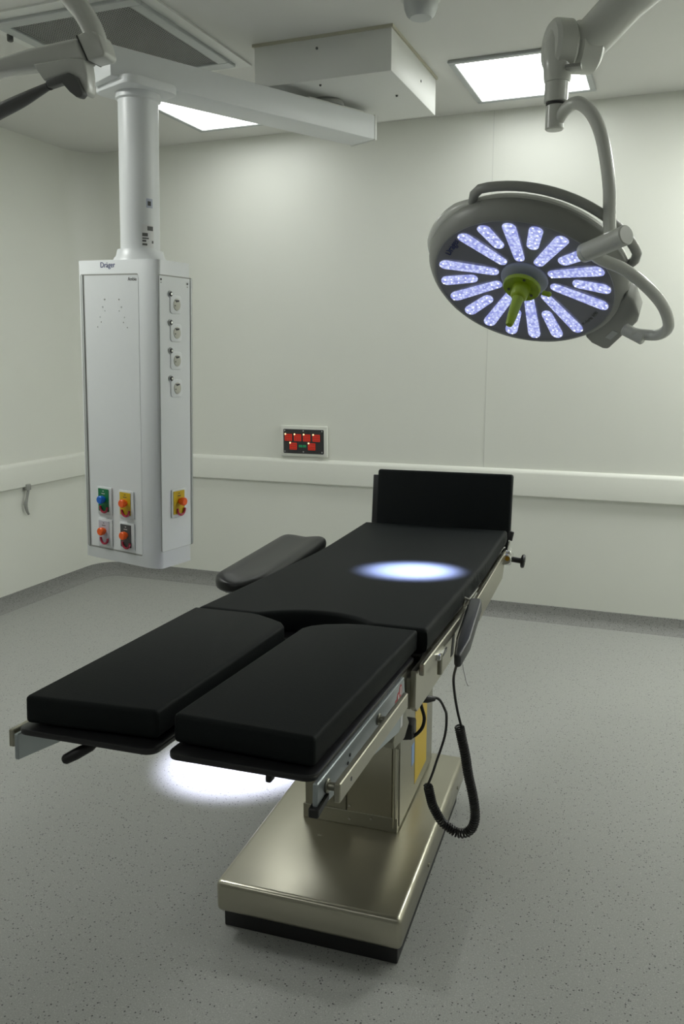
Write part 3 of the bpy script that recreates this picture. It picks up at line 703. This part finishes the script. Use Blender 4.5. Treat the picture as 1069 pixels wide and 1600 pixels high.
obj('type_label', box(B(), .2660, .2666, -.318, -.300, -.165, -.135), 'paper', tb, TT, smooth=False)
# release levers of the leg sections
lv = obj('lever_rod', tube(B(), [(-.10, -.745, -.064), (-.142, -.772, -.080)], .0045, 10), 'chrome', tb, TT)
obj('lever_grip', tube(B(), [(-.138, -.770, -.078), (-.146, -.775, -.083), (-.168, -.785, -.096), (-.184, -.792, -.105), (-.187, -.793, -.1065)], [.005, .0085, .0095, .0085, .006], 16), 'blackp', lv, TT)
obj('lever_stop', box(B(), .182, .191, -.812, -.795, -.076, -.062, .002), 'blackp', tb, TT)
# head rest
HF = TM @ Matrix.Translation((.085, 1.292, 0)) @ Matrix.Translation((0, 0, .87)) @ Matrix.Rotation(R(-8), 4, 'X')
obj('head_pad', box(B(), -.268, .268, -.0, .052, .015, .285, .010, 3), 'black', tb, HF)
obj('head_board', box(B(), -.302, .256, .056, .068, .0, .262, .004, 2), 'board', tb, HF)
for s in (-1, 1):
    b_ = B(); cyl(b_, (s*.20, 1.18, -.10), (s*.20, 1.33, -.105), .009, 14); obj('head_bar', b_, 'chrome', tb, TB)
# clamp with star knob at the right rear rail
CF = TB
cl = obj('rail_clamp', box(B(), .276, .312, 1.135, 1.185, -.108, -.052, .008, 3), 'chrome', tb, CF)
b_ = B(); cyl(b_, (.294, 1.12, -.082), (.294, 1.20, -.082), .021, 20, .003); obj('clamp_barrel', b_, 'chrome', cl, CF)
b_ = B(); cyl(b_, (.300, 1.118, -.078), (.300, 1.122, -.078), .009, 12); obj('clamp_core', b_, 'brass', cl, CF)
b_ = B(); cyl(b_, (.310, 1.16, -.088), (.345, 1.16, -.092), .010, 14); obj('knob_stem', b_, 'blackp', cl, CF)
b_ = B(); lathe(b_, [(0, 0), (.012, .001), (.023, .004), (.026, .010), (.023, .016), (.010, .018), (0, .018)], 20)
obj('clamp_knob', b_, 'blackp', cl, CF @ Matrix.Translation((.343, 1.16, -.092)) @ Matrix.Rotation(R(95), 4, 'Y'))
b_ = B(); tube(b_, [(.292, 1.165, -.060), (.298, 1.17, -.030), (.302, 1.175, -.012)], [.009, .007, .006], 12); obj('clamp_post', b_, 'chrome', cl, CF)
b_ = B(); cyl(b_, (.300, 1.175, -.022), (.306, 1.18, .012), .0095, 12, .002); obj('clamp_lever', b_, 'blackp', cl, CF)
# arm board on the left
AF = TM
def armpad():
    bm = B(); c0 = Vector((-.295, .215, 0)); c1 = Vector((-.315, .865, 0)); n = 26; K = 24; rings = []
    L_ = (c1-c0).length; d = (c1-c0).normalized(); nx = Vector((d.y, -d.x, 0))
    for i in range(n+1):
        s = (1-math.cos(math.pi*i/n))/2; t_ = s*L_
        e0 = min(1, t_/.085); e1_ = min(1, (L_-t_)/.050)
        k = math.sqrt(max(0, 1-(1-e0)**2))*math.sqrt(max(0, 1-(1-e1_)**2)); hwid = .088*k; hh = .031*(.25+.75*k) if k > 0 else 0
        if k < 1e-4: rings.append([bm.verts.new(c0+d*t_+Vector((0, 0, .945)))]); continue
        ring = []
        for q in range(K):
            a_ = 2*math.pi*q/K; ca, sa = math.cos(a_), math.sin(a_)
            px = hwid*math.copysign(abs(ca)**.55, ca); pz = hh*math.copysign(abs(sa)**.7, sa)
            if sa > 0: pz -= .014*k*math.exp(-(px/.045)**2)*min(1, sa*1.5)
            p_ = c0+d*t_+nx*px; p_.z = .950+pz-.010*0; ring.append(bm.verts.new(p_))
        rings.append(ring)
    for a_, b2 in zip(rings, rings[1:]):
        for q in range(K):
            w = (q+1) % K
            if len(a_) == 1: bm.faces.new((a_[0], b2[w], b2[q]))
            elif len(b2) == 1: bm.faces.new((a_[q], a_[w], b2[0]))
            else: bm.faces.new((a_[q], a_[w], b2[w], b2[q]))
    bmesh.ops.recalc_face_normals(bm, faces=bm.faces[:]); return bm
ap = obj('arm_pad', armpad(), 'rubber', tb, AF, ang=80)
obj('arm_board', prism(B(), [(-.36, .29), (-.245, .27), (-.255, .82), (-.372, .82)], .908, .922, 'z', .003), 'board', ap, AF)
obj('arm_post', tube(B(), [(-.295, .55, .91), (-.28, .52, .875), (-.225, .50, .868)], .011, 12), 'chrome', ap, AF)
# small locking lever seen under the back section
b_ = B(); tube(b_, [(.20, 1.02, -.12), (.20, 1.02, -.19)], .005, 10)
lk = obj('locking_rod', b_, 'chrome', tb, TT)
b_ = B(); tube(b_, [(.165, 1.02, -.188), (.19, 1.02, -.188)], [.004, .003], 8); obj('locking_grip', b_, 'blackp', lk, TT)
b_ = B(); cyl(b_, (.20, 1.02, -.193), (.20, 1.02, -.188), .011, 12); obj('rod_foot', b_, 'chrome', lk, TT)
# ------------------------------------------------------------------ hand control with coiled cord
HC = TM @ Matrix.Translation((.385, .20, .90))
hc = thing('hand_control', 'grey-black corded hand control hanging on right table rail with coiled cable', 'remote control', HC)
P0 = TT @ Vector((.316, .305, -.038)); P1 = TT @ Vector((.322, .010, -.116))
dd = (P1-P0).normalized(); sx = Vector((1, .05, 0)); sx = (sx-dd*sx.dot(dd)).normalized(); sy_ = dd.cross(sx)
HF2 = frame(P0, sx, sy_, dd); Lh = (P1-P0).length
bm = B()
prism(bm, [(-.016, 0), (.014, .0), (.018, .02), (.018, Lh*.72), (.007, Lh-.004), (-.005, Lh), (-.010, Lh-.01), (-.016, Lh*.75)], -.017, .017, 'y', .006, 3)
hs = obj('handset', bm, 'handset', hc, HF2)
obj('keypad', prism(B(), rrect(-.012, .012, .03, Lh*.7, .005), -.0180, -.0155, 'x', .001, 1), 'blackp', hs, HF2)
b_ = B(); tube(b_, [(P0+sx*0-dd*.002), P0+Vector((-.03, 0, .012)), P0+Vector((-.035, 0, -.01))], .004, 8); obj('hanging_hook', b_, 'steelmat', hs)
tie = TM
def TMp(*p): return TM @ Vector(p)
up_ = [P1-dd*.01, TMp(.362, .12, .80), TMp(.359, .15, .747), TMp(.362, .185, .68), TMp(.371, .20, .629)]
dn_ = [TMp(.29, .06, .752), TMp(.303, .08, .750), TMp(.327, .10, .743), TMp(.338, .13, .705), TMp(.340, .15, .674), TMp(.333, .17, .61), TMp(.306, .20, .518), TMp(.292, .21, .47), TMp(.278, .22, .431)]
coil_path = [TMp(.366, .20, .629), TMp(.370, .21, .597), TMp(.380, .225, .535), TMp(.387, .24, .473), TMp(.397, .25, .42), TMp(.404, .26, .369), TMp(.405, .265, .325), TMp(.393, .27, .290), TMp(.372, .27, .275), TMp(.352, .27, .275), TMp(.330, .265, .290), TMp(.312, .26, .307), TMp(.297, .25, .340), TMp(.288, .24, .369), TMp(.280, .22, .43)]
obj('cord', tube(B(), catmull(up_, 6), .0035, 8), 'blackp', hc)
obj('cord', tube(B(), catmull(dn_, 6), .0035, 8), 'blackp', hc)
cp = catmull(coil_path, 10)
# helix around the path
dist = [0]
for a_, b2 in zip(cp, cp[1:]): dist.append(dist[-1]+(b2-a_).length)
tot = dist[-1]; turns = 74; per = 9; N = turns*per; hp = []
for i in range(N+1):
    d_ = tot*i/N; k = min(len(cp)-2, max(0, int(np.searchsorted(dist, d_))-1)); s = (d_-dist[k])/(dist[k+1]-dist[k])
    p_ = cp[k].lerp(cp[k+1], s); t_ = (cp[k+1]-cp[k]).normalized()
    nx = t_.cross(Vector((0, 1, 0))).normalized(); ny = t_.cross(nx)
    an = 2*math.pi*i/per; r_ = .0115
    hp.append(p_+r_*(nx*math.cos(an)+ny*math.sin(an)))
obj('coiled_cord', tube(B(), hp, .0028, 6), 'blackp', hc)
obj('plug', tube(B(), [TMp(.283, .055, .758), TMp(.290, .06, .757), TMp(.306, .07, .752), TMp(.320, .085, .748)], [.012, .012, .010, .006], 14), 'blackp', hc)
obj('cable_tie', tube(B(), catmull([TT @ Vector((.297, .33, -.050)), TT @ Vector((.305, .30, -.052)), TT @ Vector((.306, .24, -.085)), TT @ Vector((.31, .15, -.14)), TT @ Vector((.335, .06, -.17)), TT @ Vector((.345, .04, -.18))], 5), .0016, 6), 'paper', hc)
